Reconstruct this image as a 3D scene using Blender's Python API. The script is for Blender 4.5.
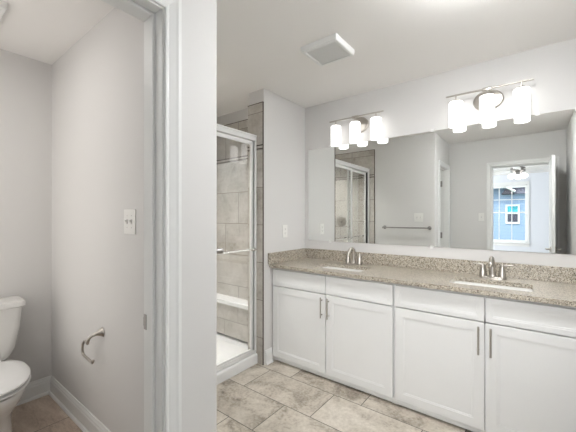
import bpy, bmesh, math, random
from mathutils import Vector, Matrix
random.seed(7)
PI = math.pi
for o in list(bpy.data.objects): bpy.data.objects.remove(o, do_unlink=True)
S = bpy.context.scene
COL = S.collection

# ------------------------------------------------------------------ camera
F_PX, YAW = 313.17, 52.1665
cam = bpy.data.cameras.new('camera'); camo = bpy.data.objects.new('camera', cam); COL.objects.link(camo)
cam.sensor_fit = 'HORIZONTAL'; cam.sensor_width = 36.0; cam.lens = F_PX / 576.0 * 36.0
cam.shift_y = 1.03 / 576.0
cam.clip_start = 0.02; cam.clip_end = 200
camo.location = (1.8605, -2.6875, 1.3046)
camo.rotation_euler = (PI / 2, 0, math.radians(90.0 - YAW))
S.camera = camo

# ------------------------------------------------------------------ world, sun, exposure
W = bpy.data.worlds.new('sky'); S.world = W; W.use_nodes = True
bg = W.node_tree.nodes['Background']
bg.inputs['Color'].default_value = (0.80, 0.88, 1.0, 1); bg.inputs['Strength'].default_value = 1.6
sun = bpy.data.lights.new('sun', 'SUN'); sun.energy = 1.6; sun.angle = 0.05; sun.color = (1, 0.96, 0.9)
suno = bpy.data.objects.new('sun', sun); COL.objects.link(suno); suno.location = (6, -6, 12)
suno.rotation_euler = (math.radians(38), 0, math.radians(200))
S.view_settings.view_transform = 'Standard'
try: S.view_settings.look = 'None'
except Exception: pass
S.view_settings.exposure = 1.0
S.view_settings.gamma = 1.0
S.view_settings.use_curve_mapping = False
fl = bpy.data.lights.new('vanity_fill_spot', 'SPOT'); fl.energy = 39; fl.spot_size = math.radians(70); fl.spot_blend = 1.0; fl.shadow_soft_size = 0.0  # added fill spot beside the camera, lifts the cabinet fronts
flo = bpy.data.objects.new('vanity_fill_spot', fl); COL.objects.link(flo); flo.location = (1.86, -2.62, 1.45)
flo.rotation_euler = (Vector((1.15, -0.54, 0.75)) - Vector(flo.location)).to_track_quat('-Z', 'Y').to_euler()
dl = bpy.data.lights.new('bedroom_fill', 'AREA'); dl.shape = 'RECTANGLE'; dl.size = 2.2; dl.size_y = 1.5; dl.energy = 88; dl.color = (0.90, 0.95, 1.0)  # added fill at an unseen side window, brightens the bedroom
dlo = bpy.data.objects.new('bedroom_fill', dl); COL.objects.link(dlo); dlo.location = (-1.66, -5.4, 1.4); dlo.rotation_euler = (PI / 2, 0, -PI / 2)
wf = bpy.data.lights.new('toilet_room_fill', 'AREA'); wf.shape = 'RECTANGLE'; wf.size = 1.5; wf.size_y = 1.7; wf.energy = 4.0; wf.color = (1.0, 0.965, 0.93)  # added even fill along the unseen south wall of the toilet room
wfo = bpy.data.objects.new('toilet_room_fill', wf); COL.objects.link(wfo); wfo.location = (-0.15, -2.735, 1.25); wfo.rotation_euler = (PI / 2, 0, 0)
SHADE_E = 0.72       # glow of the frosted vanity shades
WC_ADDED_LAMP_E = 27.0
DISC_FILL_E = 60.0   # added bathroom ceiling lamp, out of view
SHOWER_FILL_E = 980.0  # strength of the added shower light
FAN_LAMP_E = 1.0

# ------------------------------------------------------------------ materials
def newmat(name):
    m = bpy.data.materials.new(name); m.use_nodes = True
    nt = m.node_tree
    return m, nt, nt.nodes['Principled BSDF']
def plain(name, col, rough=0.5, metal=0.0, spec=0.5, bump=0.0, bscale=200.0, coat=0.0, var=0.0):
    m, nt, b = newmat(name)
    b.inputs['Base Color'].default_value = (*col, 1); b.inputs['Roughness'].default_value = rough
    b.inputs['Metallic'].default_value = metal; b.inputs['Specular IOR Level'].default_value = spec
    if coat: b.inputs['Coat Weight'].default_value = coat; b.inputs['Coat Roughness'].default_value = 0.08
    if bump or var:
        g = nt.nodes.new('ShaderNodeNewGeometry')
        n = nt.nodes.new('ShaderNodeTexNoise'); n.inputs['Scale'].default_value = bscale; n.inputs['Detail'].default_value = 3
        nt.links.new(g.outputs['Position'], n.inputs['Vector'])
        if bump:
            bp = nt.nodes.new('ShaderNodeBump'); bp.inputs['Strength'].default_value = bump; bp.inputs['Distance'].default_value = 0.002
            nt.links.new(n.outputs['Fac'], bp.inputs['Height']); nt.links.new(bp.outputs['Normal'], b.inputs['Normal'])
        if var:
            r = nt.nodes.new('ShaderNodeValToRGB')
            r.color_ramp.elements[0].position = 0.3; r.color_ramp.elements[1].position = 0.7
            r.color_ramp.elements[0].color = (*[c * (1 - var) for c in col], 1); r.color_ramp.elements[1].color = (*[min(1, c * (1 + var)) for c in col], 1)
            nt.links.new(n.outputs['Fac'], r.inputs['Fac']); nt.links.new(r.outputs['Color'], b.inputs['Base Color'])
    return m
class NG:
    """small node-expression helper"""
    def __init__(s, nt): s.nt = nt
    def val(s, sock, v):
        if isinstance(v, (int, float)): sock.default_value = v
        else: s.nt.links.new(v, sock)
    def m(s, op, a, b=0.0, c=None):
        n = s.nt.nodes.new('ShaderNodeMath'); n.operation = op
        s.val(n.inputs[0], a); s.val(n.inputs[1], b)
        if c is not None: s.val(n.inputs[2], c)
        return n.outputs[0]
    def xyz(s):
        g = s.nt.nodes.new('ShaderNodeNewGeometry'); x = s.nt.nodes.new('ShaderNodeSeparateXYZ')
        s.nt.links.new(g.outputs['Position'], x.inputs[0]); return g.outputs['Position'], x.outputs[0], x.outputs[1], x.outputs[2]
    def comb(s, a, b, c):
        n = s.nt.nodes.new('ShaderNodeCombineXYZ'); s.val(n.inputs[0], a); s.val(n.inputs[1], b); s.val(n.inputs[2], c); return n.outputs[0]
    def noise(s, vec, scale, detail=4.0, rough=0.55, dist=0.0):
        n = s.nt.nodes.new('ShaderNodeTexNoise'); n.inputs['Scale'].default_value = scale; n.inputs['Detail'].default_value = detail
        n.inputs['Roughness'].default_value = rough; n.inputs['Distortion'].default_value = dist
        s.nt.links.new(vec, n.inputs['Vector']); return n.outputs['Fac']
    def white(s, vec):
        n = s.nt.nodes.new('ShaderNodeTexWhiteNoise'); s.nt.links.new(vec, n.inputs['Vector']); return n.outputs['Value']
    def ramp(s, fac, stops):
        r = s.nt.nodes.new('ShaderNodeValToRGB'); e = r.color_ramp.elements
        while len(e) < len(stops): e.new(0.5)
        for i, (p, c) in enumerate(stops): e[i].position = p; e[i].color = (*c, 1)
        s.val(r.inputs['Fac'], fac); return r.outputs['Color']
    def mix(s, fac, a, b, mode='MIX'):
        n = s.nt.nodes.new('ShaderNodeMix'); n.data_type = 'RGBA'; n.blend_type = mode
        s.val(n.inputs[0], fac)
        for i, v in ((6, a), (7, b)):
            if isinstance(v, tuple): n.inputs[i].default_value = (*v, 1)
            else: s.nt.links.new(v, n.inputs[i])
        return n.outputs[2]
    def vadd(s, a, b):
        n = s.nt.nodes.new('ShaderNodeVectorMath'); n.operation = 'ADD'; s.nt.links.new(a, n.inputs[0]); s.nt.links.new(b, n.inputs[1]); return n.outputs[0]
def tile_mat(name, axis_u, axis_v, u0, v0, tw, th, shift, stops, grout, gw=0.004, rough=0.4, stretch=(1, 1, 1), nscale=3.0):
    """running-bond tiles with a one-third stagger; u along the tile, v across the rows"""
    m, nt, b = newmat(name); g = NG(nt)
    pos, x, y, z = g.xyz(); A = dict(x=x, y=y, z=z)
    u = g.m('ADD', x, y) if axis_u == 'xy' else A[axis_u]
    v = A[axis_v]
    vr = g.m('DIVIDE', g.m('SUBTRACT', v, v0), th); row = g.m('FLOOR', vr); vf = g.m('SUBTRACT', vr, row)
    ur = g.m('DIVIDE', g.m('SUBTRACT', g.m('SUBTRACT', u, u0), g.m('MULTIPLY', row, shift)), tw); cu = g.m('FLOOR', ur); uf = g.m('SUBTRACT', ur, cu)
    du = g.m('MULTIPLY', g.m('MINIMUM', uf, g.m('SUBTRACT', 1.0, uf)), tw)
    dv = g.m('MULTIPLY', g.m('MINIMUM', vf, g.m('SUBTRACT', 1.0, vf)), th)
    gm = g.m('LESS_THAN', g.m('MINIMUM', du, dv), gw / 2)
    rnd = g.white(g.comb(cu, row, 3.7)); rnd2 = g.white(g.comb(row, cu, 9.1))
    off = g.comb(g.m('MULTIPLY', rnd, 20.0), g.m('MULTIPLY', rnd2, 20.0), g.m('MULTIPLY', rnd, 7.0))
    st = nt.nodes.new('ShaderNodeVectorMath'); st.operation = 'MULTIPLY'; nt.links.new(pos, st.inputs[0]); st.inputs[1].default_value = stretch
    p2 = g.vadd(st.outputs[0], off)
    n1 = g.noise(p2, nscale, 6, 0.62, 0.6); n2 = g.noise(p2, nscale * 9, 5, 0.6, 0.2)
    fac = g.m('ADD', g.m('MULTIPLY', n1, 0.66), g.m('MULTIPLY', n2, 0.34))
    fac = g.m('ADD', fac, g.m('MULTIPLY', g.m('SUBTRACT', rnd2, 0.5), 0.10))
    col = g.ramp(fac, stops)
    col = g.mix(gm, col, grout)
    nt.links.new(col, b.inputs['Base Color'])
    b.inputs['Roughness'].default_value = rough
    bp = nt.nodes.new('ShaderNodeBump'); bp.inputs['Strength'].default_value = 0.35; bp.inputs['Distance'].default_value = 0.002
    nt.links.new(g.m('SUBTRACT', g.m('MULTIPLY', n2, 0.3), gm), bp.inputs['Height']); nt.links.new(bp.outputs['Normal'], b.inputs['Normal'])
    return m
def granite():
    m, nt, b = newmat('speckled granite'); g = NG(nt); pos, x, y, z = g.xyz()
    def vor(scale):
        v = nt.nodes.new('ShaderNodeTexVoronoi'); v.inputs['Scale'].default_value = scale
        nt.links.new(pos, v.inputs['Vector']); s = nt.nodes.new('ShaderNodeSeparateColor'); nt.links.new(v.outputs['Color'], s.inputs[0]); return s.outputs[0]
    base = g.ramp(g.noise(pos, 60, 4, 0.6), [(0.3, (0.30, 0.258, 0.20)), (0.5, (0.46, 0.41, 0.333)), (0.7, (0.60, 0.55, 0.465))])
    a = g.ramp(vor(250), [(0.0, (0.05, 0.045, 0.04)), (0.11, (0.05, 0.045, 0.04)), (0.12, (0.30, 0.26, 0.21)), (0.27, (0.34, 0.29, 0.23)), (0.28, (1, 1, 1)), (1, (1, 1, 1))])
    col = g.mix(0.9, base, a, 'MULTIPLY')
    wv = g.m('GREATER_THAN', vor(190), 0.86)
    col = g.mix(wv, col, (0.62, 0.575, 0.49))
    nt.links.new(col, b.inputs['Base Color']); b.inputs['Roughness'].default_value = 0.28
    b.inputs['Coat Weight'].default_value = 0.5; b.inputs['Coat Roughness'].default_value = 0.28; b.inputs['Coat IOR'].default_value = 1.6
    return m
def thin_glass(name, tint=(0.96, 0.98, 0.97), refl=1.0):
    m = bpy.data.materials.new(name); m.use_nodes = True; nt = m.node_tree
    for n in list(nt.nodes): nt.nodes.remove(n)
    o = nt.nodes.new('ShaderNodeOutputMaterial'); mx = nt.nodes.new('ShaderNodeMixShader')
    t = nt.nodes.new('ShaderNodeBsdfTransparent'); t.inputs[0].default_value = (*tint, 1)
    gl = nt.nodes.new('ShaderNodeBsdfGlossy'); gl.inputs['Roughness'].default_value = 0.0
    fr = nt.nodes.new('ShaderNodeFresnel'); fr.inputs['IOR'].default_value = 1.5
    mu = nt.nodes.new('ShaderNodeMath'); mu.operation = 'MULTIPLY'; mu.inputs[1].default_value = refl; mu.use_clamp = True
    ge = nt.nodes.new('ShaderNodeNewGeometry'); mr = nt.nodes.new('ShaderNodeMapRange')
    mr.inputs['To Min'].default_value = 1.5; mr.inputs['To Max'].default_value = 1 / 1.5     # both faces of the pane reflect alike
    nt.links.new(ge.outputs['Backfacing'], mr.inputs['Value']); nt.links.new(mr.outputs['Result'], fr.inputs['IOR'])
    nt.links.new(fr.outputs[0], mu.inputs[0]); nt.links.new(mu.outputs[0], mx.inputs[0])
    nt.links.new(t.outputs[0], mx.inputs[1]); nt.links.new(gl.outputs[0], mx.inputs[2]); nt.links.new(mx.outputs[0], o.inputs[0])
    return m
def glow(name, col, strength, base=(0.9, 0.9, 0.9)):
    m, nt, b = newmat(name); b.inputs['Base Color'].default_value = (*base, 1); b.inputs['Roughness'].default_value = 0.4
    b.inputs['Emission Color'].default_value = (*col, 1); b.inputs['Emission Strength'].default_value = strength
    return m
M = {}
M['wall'] = plain('light grey wall paint', (0.70, 0.688, 0.672), 0.65, spec=0.25, bump=0.06, bscale=260)
M['ceil'] = plain('ceiling paint', (0.86, 0.84, 0.815), 0.8, spec=0.15, bump=0.08, bscale=200)
M['trim'] = plain('white trim enamel', (0.80, 0.80, 0.785), 0.42, spec=0.45, var=0.006, bscale=6)
M['cab'] = plain('white cabinet lacquer', (0.80, 0.80, 0.79), 0.40, spec=0.4, var=0.006, bscale=6)
M['cabin'] = plain('cabinet inside', (0.30, 0.29, 0.27), 0.8, spec=0.2, bump=0.03)
M['porc'] = plain('white porcelain', (0.80, 0.79, 0.765), 0.12, spec=0.6, coat=0.4, var=0.01, bscale=4)
M['acryl'] = plain('white acrylic', (0.84, 0.84, 0.83), 0.25, spec=0.5, var=0.01, bscale=5)
M['nickel'] = plain('brushed nickel', (0.50, 0.47, 0.43), 0.30, metal=1.0, bump=0.03, bscale=500)
M['dknickel'] = plain('satin nickel pull', (0.34, 0.325, 0.31), 0.36, metal=1.0, bump=0.03, bscale=500)
M['chrome'] = plain('bright aluminium', (0.86, 0.86, 0.85), 0.22, metal=1.0, bump=0.02, bscale=400)
M['alu'] = plain('satin aluminium', (0.86, 0.86, 0.85), 0.38, metal=0.35, bump=0.02, bscale=400)
M['plate'] = plain('white switch plastic', (0.83, 0.82, 0.79), 0.35, bump=0.01)
M['slot'] = plain('dark slot plastic', (0.16, 0.15, 0.14), 0.6, bump=0.01)
M['rubber'] = plain('black rubber seal', (0.03, 0.028, 0.026), 0.7, bump=0.02)
M['ventin'] = plain('vent grille grey', (0.62, 0.595, 0.58), 0.7, bump=0.03)  # greyer plastic for vent backs, switch slots and screws
M['mirror'] = plain('mirror silver', (0.90, 0.915, 0.90), 0.0, metal=1.0, var=0.002, bscale=3)
M['clip'] = plain('clear mirror clip', (0.85, 0.85, 0.83), 0.15, bump=0.01)
M['liner'] = plain('dark pencil liner tile', (0.075, 0.055, 0.04), 0.35, var=0.4, bscale=40)
M['granite'] = granite()
M['glass'] = thin_glass('shower glass', (0.97, 0.975, 0.97), 2.0)
M['pane'] = thin_glass('window glass', (0.97, 0.98, 0.98), 0.8)
FLOOR_STOPS = [(0.32, (0.16, 0.132, 0.104)), (0.41, (0.33, 0.286, 0.23)), (0.50, (0.50, 0.448, 0.375)), (0.66, (0.66, 0.61, 0.53))]
M['floor'] = tile_mat('taupe stone floor tile', 'x', 'y', 0.105, -0.987, 0.615, 0.3215, 0.21, FLOOR_STOPS, (0.12, 0.105, 0.09), 0.006, 0.40, nscale=5.5)
WCF = [(0.32, (0.31, 0.235, 0.185)), (0.48, (0.52, 0.415, 0.335)), (0.68, (0.66, 0.56, 0.47))]  # same tile tinted browner; the room's warmer, dimmer light put into colour
M['wcfloor'] = tile_mat('floor tile tinted for warm light', 'x', 'y', -0.52, -2.245, 0.615, 0.3215, 0.21, WCF, (0.09, 0.075, 0.065), 0.004, 0.5, stretch=(1.6, 5.0, 1), nscale=3.0)
SH = [(0.30, (0.30, 0.27, 0.23)), (0.43, (0.44, 0.41, 0.365)), (0.55, (0.53, 0.50, 0.455)), (0.70, (0.62, 0.595, 0.55))]
M['showx'] = tile_mat('shower stone tile', 'xy', 'z', -0.979, 1.235, 0.615, 0.333, 0.205, SH, (0.20, 0.175, 0.145), 0.005, 0.5, nscale=3.4)
M['carpet'] = plain('beige carpet', (0.42, 0.38, 0.33), 0.95, bump=0.6, bscale=600, var=0.1)
M['bedwall'] = plain('pale bedroom wall', (0.74, 0.76, 0.80), 0.7, spec=0.2, bump=0.05)
M['shade'] = glow('frosted lit glass', (1.0, 0.99, 0.975), SHADE_E)
M['added_wclamp'] = glow('lit added lamp glass', (1.0, 0.975, 0.95), WC_ADDED_LAMP_E)
M['fanlamp'] = glow('lit fan glass', (1.0, 0.98, 0.95), FAN_LAMP_E)
M['disc'] = glow('lit fill lamp disc', (0.96, 0.98, 1.0), DISC_FILL_E)
M['can'] = glow('lit added shower light', (1.0, 0.99, 0.98), SHOWER_FILL_E)
M['white'] = plain('white paint outdoors', (0.85, 0.85, 0.84), 0.5, bump=0.02)
M['grass'] = plain('lawn', (0.10, 0.17, 0.05), 0.9, bump=0.8, bscale=60, var=0.3)
M['shingle'] = plain('dark roof shingle', (0.05, 0.045, 0.06), 0.9, bump=0.5, bscale=60, var=0.3)
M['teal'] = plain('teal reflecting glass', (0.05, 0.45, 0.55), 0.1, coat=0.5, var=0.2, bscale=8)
M['darkpane'] = plain('dark window glass', (0.06, 0.06, 0.09), 0.1, coat=0.5, var=0.2, bscale=8)
def siding():
    m, nt, b = newmat('blue lap siding'); g = NG(nt); pos, x, y, z = g.xyz()
    fr = g.m('FRACT', g.m('DIVIDE', z, 0.15))
    col = g.mix(g.m('LESS_THAN', fr, 0.08), (0.29, 0.39, 0.55), (0.21, 0.30, 0.45))
    nt.links.new(col, b.inputs['Base Color']); b.inputs['Roughness'].default_value = 0.6
    return m
M['siding'] = siding()
M['purple'] = plain('mauve shingle', (0.26, 0.24, 0.33), 0.9, bump=0.5, bscale=30, var=0.3)

# ------------------------------------------------------------------ mesh helpers
def box(bm, x0, x1, y0, y1, z0, z1, bev=0.0, seg=2):
    x0, x1 = sorted((x0, x1)); y0, y1 = sorted((y0, y1)); z0, z1 = sorted((z0, z1))
    g = bmesh.ops.create_cube(bm, size=1.0)
    vs = g['verts']
    for v in vs:
        v.co = Vector((x0 + (v.co.x + .5) * (x1 - x0), y0 + (v.co.y + .5) * (y1 - y0), z0 + (v.co.z + .5) * (z1 - z0)))
    if bev > 0:
        es = list({e for v in vs for e in v.link_edges})
        bmesh.ops.bevel(bm, geom=es, offset=bev, segments=seg, affect='EDGES', profile=0.5)
def lathe(bm, prof, n=24, mat=Matrix.Identity(4), sx=1.0, sy=1.0, cap=True):
    rings = []
    for r, z in prof:
        rings.append([bm.verts.new(mat @ Vector((r * sx * math.cos(2 * PI * i / n), r * sy * math.sin(2 * PI * i / n), z))) for i in range(n)])
    for a, b in zip(rings, rings[1:]):
        for i in range(n): bm.faces.new((a[i], a[(i + 1) % n], b[(i + 1) % n], b[i]))
    if cap:
        bm.faces.new(list(reversed(rings[0]))); bm.faces.new(rings[-1])
def tube(bm, pts, rad, n=12, cap=True):
    pts = [Vector(p) for p in pts]
    R = rad if isinstance(rad, (list, tuple)) else [rad] * len(pts)
    tan = [((pts[min(i + 1, len(pts) - 1)] - pts[max(i - 1, 0)]).normalized()) for i in range(len(pts))]
    up = Vector((0, 0, 1)) if abs(tan[0].z) < 0.9 else Vector((1, 0, 0))
    nrm = (up - up.dot(tan[0]) * tan[0]).normalized()
    rings = []
    for i, p in enumerate(pts):
        nrm = (nrm - nrm.dot(tan[i]) * tan[i]).normalized(); bi = tan[i].cross(nrm)
        rings.append([bm.verts.new(p + R[i] * (math.cos(2 * PI * k / n) * nrm + math.sin(2 * PI * k / n) * bi)) for k in range(n)])
    for a, b in zip(rings, rings[1:]):
        for k in range(n): bm.faces.new((a[k], a[(k + 1) % n], b[(k + 1) % n], b[k]))
    if cap: bm.faces.new(list(reversed(rings[0]))); bm.faces.new(rings[-1])
def smooth_path(pts, sub=6):
    P = [Vector(p) for p in pts]; out = []
    for i in range(len(P) - 1):
        p0 = P[max(i - 1, 0)]; p1 = P[i]; p2 = P[i + 1]; p3 = P[min(i + 2, len(P) - 1)]
        for k in range(sub):
            t = k / sub
            out.append(0.5 * ((2 * p1) + (p2 - p0) * t + (2 * p0 - 5 * p1 + 4 * p2 - p3) * t * t + (3 * p1 - p0 - 3 * p2 + p3) * t ** 3))
    out.append(P[-1]); return out
def prism(bm, poly, z0, z1):
    a = [bm.verts.new((x, y, z0)) for x, y in poly]; b = [bm.verts.new((x, y, z1)) for x, y in poly]
    n = len(poly)
    for i in range(n): bm.faces.new((a[i], a[(i + 1) % n], b[(i + 1) % n], b[i]))
    bm.faces.new(list(reversed(a))); bm.faces.new(b)
def extrude_profile(bm, prof, p0, p1, out, up=Vector((0, 0, 1))):
    """prof: list of (o, u) offsets along out/up, swept straight from p0 to p1"""
    p0 = Vector(p0); p1 = Vector(p1); out = Vector(out); up = Vector(up)
    a = [bm.verts.new(p0 + o * out + u * up) for o, u in prof]; b = [bm.verts.new(p1 + o * out + u * up) for o, u in prof]
    n = len(prof)
    for i in range(n): bm.faces.new((a[i], a[(i + 1) % n], b[(i + 1) % n], b[i]))
    bm.faces.new(list(reversed(a))); bm.faces.new(b)
def loft(bm, loops, cap0=True, cap1=True):
    rs = [[bm.verts.new(p) for p in l] for l in loops]; n = len(rs[0])
    for a, b in zip(rs, rs[1:]):
        for i in range(n): bm.faces.new((a[i], a[(i + 1) % n], b[(i + 1) % n], b[i]))
    if cap0: bm.faces.new(list(reversed(rs[0])))
    if cap1: bm.faces.new(rs[-1])
def rrect(cx, cy, hx, hy, r, z, k=5):
    out = []
    for (sx, sy, a0) in ((1, 1, 0), (-1, 1, 90), (-1, -1, 180), (1, -1, 270)):
        for i in range(k + 1):
            a = math.radians(a0 + 90 * i / k)
            out.append((cx + sx * (hx - r) + r * math.cos(a), cy + sy * (hy - r) + r * math.sin(a), z))
    return out
def link(name, bm, mat, parent=None, smooth=False, loc=None):
    bmesh.ops.recalc_face_normals(bm, faces=bm.faces[:])
    me = bpy.data.meshes.new(name); 
    if loc is not None: bmesh.ops.translate(bm, verts=bm.verts[:], vec=-Vector(loc))
    bm.to_mesh(me); bm.free()
    if smooth:
        me.polygons.foreach_set('use_smooth', [True] * len(me.polygons))
        try: me.set_sharp_from_angle(angle=math.radians(35))
        except Exception: pass
    me.materials.append(mat)
    o = bpy.data.objects.new(name, me); COL.objects.link(o)
    if parent is not None:
        o.parent = parent
        L = parent_world(parent)
        o.matrix_parent_inverse = Matrix.Translation(-L)      # meshes are written in world coordinates
        if loc is not None: o.location = loc
    elif loc is not None: o.location = loc
    return o
def parent_world(o):
    L = Vector(o.location)
    if o.parent: return Vector(o.get('wloc', L))
    return L
def thing(name, label, cat, loc=(0, 0, 0), group=None):
    o = bpy.data.objects.new(name, None); COL.objects.link(o); o.location = loc; o.empty_display_size = 0.05
    o['label'] = label; o['category'] = cat
    if group: o['group'] = group
    return o
def sub(name, bm, mat, part, smooth=False):      # sub-part of a mesh part whose mesh is in world coordinates
    o = link(name, bm, mat, None, smooth); o.parent = part
    root = part.parent
    o.matrix_parent_inverse = Matrix.Identity(4) if root is None else Matrix.Identity(4)
    return o
def struct(name, bm, mat, parent=None, smooth=False):
    o = link(name, bm, mat, None, smooth)
    if parent is not None: o.parent = parent
    else: o['kind'] = 'structure'
    return o
def nb(): return bmesh.new()
def sbox(name, mat, x0, x1, y0, y1, z0, z1, bev=0.0):
    bm = nb(); box(bm, x0, x1, y0, y1, z0, z1, bev); return struct(name, bm, mat)

# ------------------------------------------------------------------ room dimensions
CZ = 2.44
XE = 2.22          # east wall
YS = -2.7428       # south wall (bath side)
YSO = -2.86        # south wall (bedroom side)
XW, YT = 0.8447, -1.848     # corner of the toilet-room wall
YW = -1.9234       # toilet room north face
XWC = -0.967       # toilet room west face
YA = -0.647        # end of the wing wall at the shower
XSB, YSE = -1.0, -0.37      # shower back / north end
BX0, BX1, BY0 = -1.6, 3.4, -7.6    # bedroom

sbox('floor', M['floor'], -0.07, XE + .12, YSO, 0.12, -0.1, 0.0)
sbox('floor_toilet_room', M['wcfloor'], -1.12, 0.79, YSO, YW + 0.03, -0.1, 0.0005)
sbox('floor_bedroom', M['carpet'], BX0 - .12, BX1 + .12, BY0 - .15, YSO + 0.005, -0.1, 0.004)
sbox('ceiling', M['ceil'], -1.12, XE + .12, YSO, 0.12, CZ, CZ + .1)
sbox('ceiling_bedroom', M['ceil'], BX0 - .12, BX1 + .12, BY0 - .15, YSO, CZ, CZ + .1)
sbox('wall_north', M['wall'], 0.0, XE + .12, 0.0, 0.12, 0, CZ)
sbox('wall_east', M['wall'], XE, XE + .12, YSO, 0.0, 0, CZ)
# wing wall between vanity and shower, with an eased corner
bm = nb(); r = 0.012
poly = [(-0.18, 0.12), (-0.18, YA + .008), (-r, YA + .008)] + [(-r + r * math.sin(a), YA + .008 + r - r * math.cos(a)) for a in [math.radians(t) for t in (15, 30, 45, 60, 75)]] + [(0, YA + .008 + r), (0, 0.12)]
prism(bm, poly, 0, CZ); struct('wall_west', bm, M['wall'])
sbox('wall_shower_north', M['wall'], XSB - .12, -0.18, YSE, 0.12, 0, CZ)
sbox('wall_shower_west', M['wall'], XSB - .12, XSB, YW, YSE, 0, CZ)
# wall between shower / bath and the toilet room, turning into the toilet room door wall
JN, JS = -2.096, -2.660       # door opening
bm = nb(); r = 0.014
arc = [(XW - r + r * math.sin(a), YT - r + r * math.cos(a)) for a in [math.radians(t) for t in (0, 18, 36, 54, 72, 90)]]
prism(bm, [(XSB - .12, YT)] + arc + [(XW, JN + .018), (0.7297, JN + .018), (0.7297, YW), (XSB - .12, YW)], 0, CZ)
struct('wall_toilet_room_north', bm, M['wall'])
bm = nb(); box(bm, 0.7297, XW, JS - .018, JN + .018, 2.048, CZ); box(bm, 0.7297, XW, YS, JS - .018, 0, CZ)
struct('wall_toilet_room_east', bm, M['wall'])
sbox('wall_toilet_room_west', M['wall'], XWC - .12, XWC, YS, YW, 0, CZ)
# south wall with the bedroom doorway
DL, DR = 1.409, 2.085
bm = nb(); box(bm, -1.12, DL - .018, YSO, YS, 0, CZ); box(bm, DR + .018, XE, YSO, YS, 0, CZ); box(bm, DL - .018, DR + .018, YSO, YS, 2.048, CZ)
struct('wall_south', bm, M['wall'])
# bedroom walls
bm = nb(); box(bm, BX0 - .12, BX0, BY0, -6.5, 0, CZ); box(bm, BX0 - .12, BX0, -4.3, YSO, 0, CZ); box(bm, BX0 - .12, BX0, -6.5, -4.3, 0, 0.65); box(bm, BX0 - .12, BX0, -6.5, -4.3, 2.15, CZ)
struct('wall_bedroom_west', bm, M['bedwall'])
bm = nb()
for (y0, y1, z0, z1) in ((-6.56, -6.5, 0.59, 2.21), (-4.3, -4.24, 0.59, 2.21), (-6.5, -4.3, 0.59, 0.65), (-6.5, -4.3, 2.15, 2.21)): box(bm, BX0, BX0 + .018, y0, y1, z0, z1)
for (y0, y1, z0, z1) in ((-6.5, -6.46, 0.65, 2.15), (-4.34, -4.3, 0.65, 2.15), (-5.42, -5.38, 0.65, 2.15), (-6.46, -4.34, 1.38, 1.42)): box(bm, BX0 - .05, BX0 - .02, y0, y1, z0, z1)
struct('added_window', bm, M['trim'])  # unseen window made up to hold the bedroom fill light
sbox('wall_bedroom_east', M['bedwall'], BX1, BX1 + .12, BY0, YSO, 0, CZ)
bm = nb(); box(bm, BX0, -1.12, YSO - .12, YSO, 0, CZ); box(bm, XE + .12, BX1, YSO - .12, YSO, 0, CZ)
struct('wall_bedroom_north', bm, M['bedwall'])
WX0, WX1, WZ0, WZ1 = 0.83, 1.785, 0.63, 2.175       # bedroom window opening
bm = nb(); box(bm, BX0, WX0, BY0 - .15, BY0, 0, CZ); box(bm, WX1, BX1, BY0 - .15, BY0, 0, CZ)
box(bm, WX0, WX1, BY0 - .15, BY0, 0, WZ0); box(bm, WX0, WX1, BY0 - .15, BY0, WZ1, CZ)
struct('wall_bedroom_south', bm, M['bedwall'])

# shower tile cladding
TT = 2.315
def clad(name, x0, x1, y0, y1, z0=0.0, z1=TT):
    bm = nb(); box(bm, x0, x1, y0, y1, z0, z1); return struct(name, bm, M['showx'])
clad('wall_tile_wing', -0.188, -0.004, YA, YA + .0085)
clad('wall_tile_wing_inner', -0.188, -0.18, YA + .0085, YSE)
clad('wall_tile_north', XSB, -0.188, YSE - .008, YSE)
clad('wall_tile_west', XSB, XSB + .008, YT, YSE - .008)
clad('wall_tile_south', XSB, -0.002, YT, YT + .008)
# dark edge strip round the tile and pencil liner bands
bm = nb(); e = 0.006
box(bm, -0.190, 0.0, YA - .002, YA + .009, TT, TT + e); box(bm, -0.006, 0.001, YA - .002, YA + .007, 0, TT)
box(bm, XSB, -0.19, YSE - .010, YSE, TT, TT + e); box(bm, XSB, XSB + .01, YT, YSE, TT, TT + e)
box(bm, XSB, 0.003, YT, YT + .010, TT, TT + e); box(bm, -0.004, 0.003, YT, YT + .010, 0, TT)
box(bm, -0.190, -0.18, YA, YSE, TT, TT + e)
for z0, z1 in ((1.906, 1.915), (1.936, 1.946)):
    box(bm, -0.192, -0.006, YA - .004, YA + .004, z0, z1)
    box(bm, XSB, -0.19, YSE - .012, YSE - .004, z0, z1); box(bm, XSB, -0.006, YT + .004, YT + .012, z0, z1)
    box(bm, XSB, XSB + .012, YT, YSE, z0, z1)
struct('trim_shower_tile', bm, M['liner'])

# baseboards
BB = [(0, 0), (0.016, 0), (0.016, 0.012), (0.014, 0.016), (0.014, 0.088), (0.011, 0.095), (0.011, 0.104), (0.007, 0.112), (0.005, 0.122), (0, 0.124)]
SHOE = [(0.014, 0), (0.026, 0), (0.025, 0.010), (0.020, 0.018), (0.014, 0.020)]
def baseb(name, runs):
    bm = nb()
    for p0, p1, out in runs:
        extrude_profile(bm, BB, p0, p1, out); extrude_profile(bm, SHOE, p0, p1, out)
    struct(name, bm, M['trim'])
baseb('baseboard_toilet_room_west', [((XWC, YS, 0), (XWC, YW, 0), (1, 0, 0))])
baseb('baseboard_toilet_room_north', [((XWC + .016, YW, 0), (0.7297 - .02, YW, 0), (0, -1, 0))])
baseb('baseboard_toilet_room_south', [((XWC + .016, YS, 0), (0.7297, YS, 0), (0, 1, 0))])
baseb('baseboard_west', [((0, YA + .022, 0), (0, -0.537, 0), (1, 0, 0))])
baseb('baseboard_towel_wall', [((0.004, YT, 0), (XW + .0, YT, 0), (0, 1, 0))])
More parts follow.
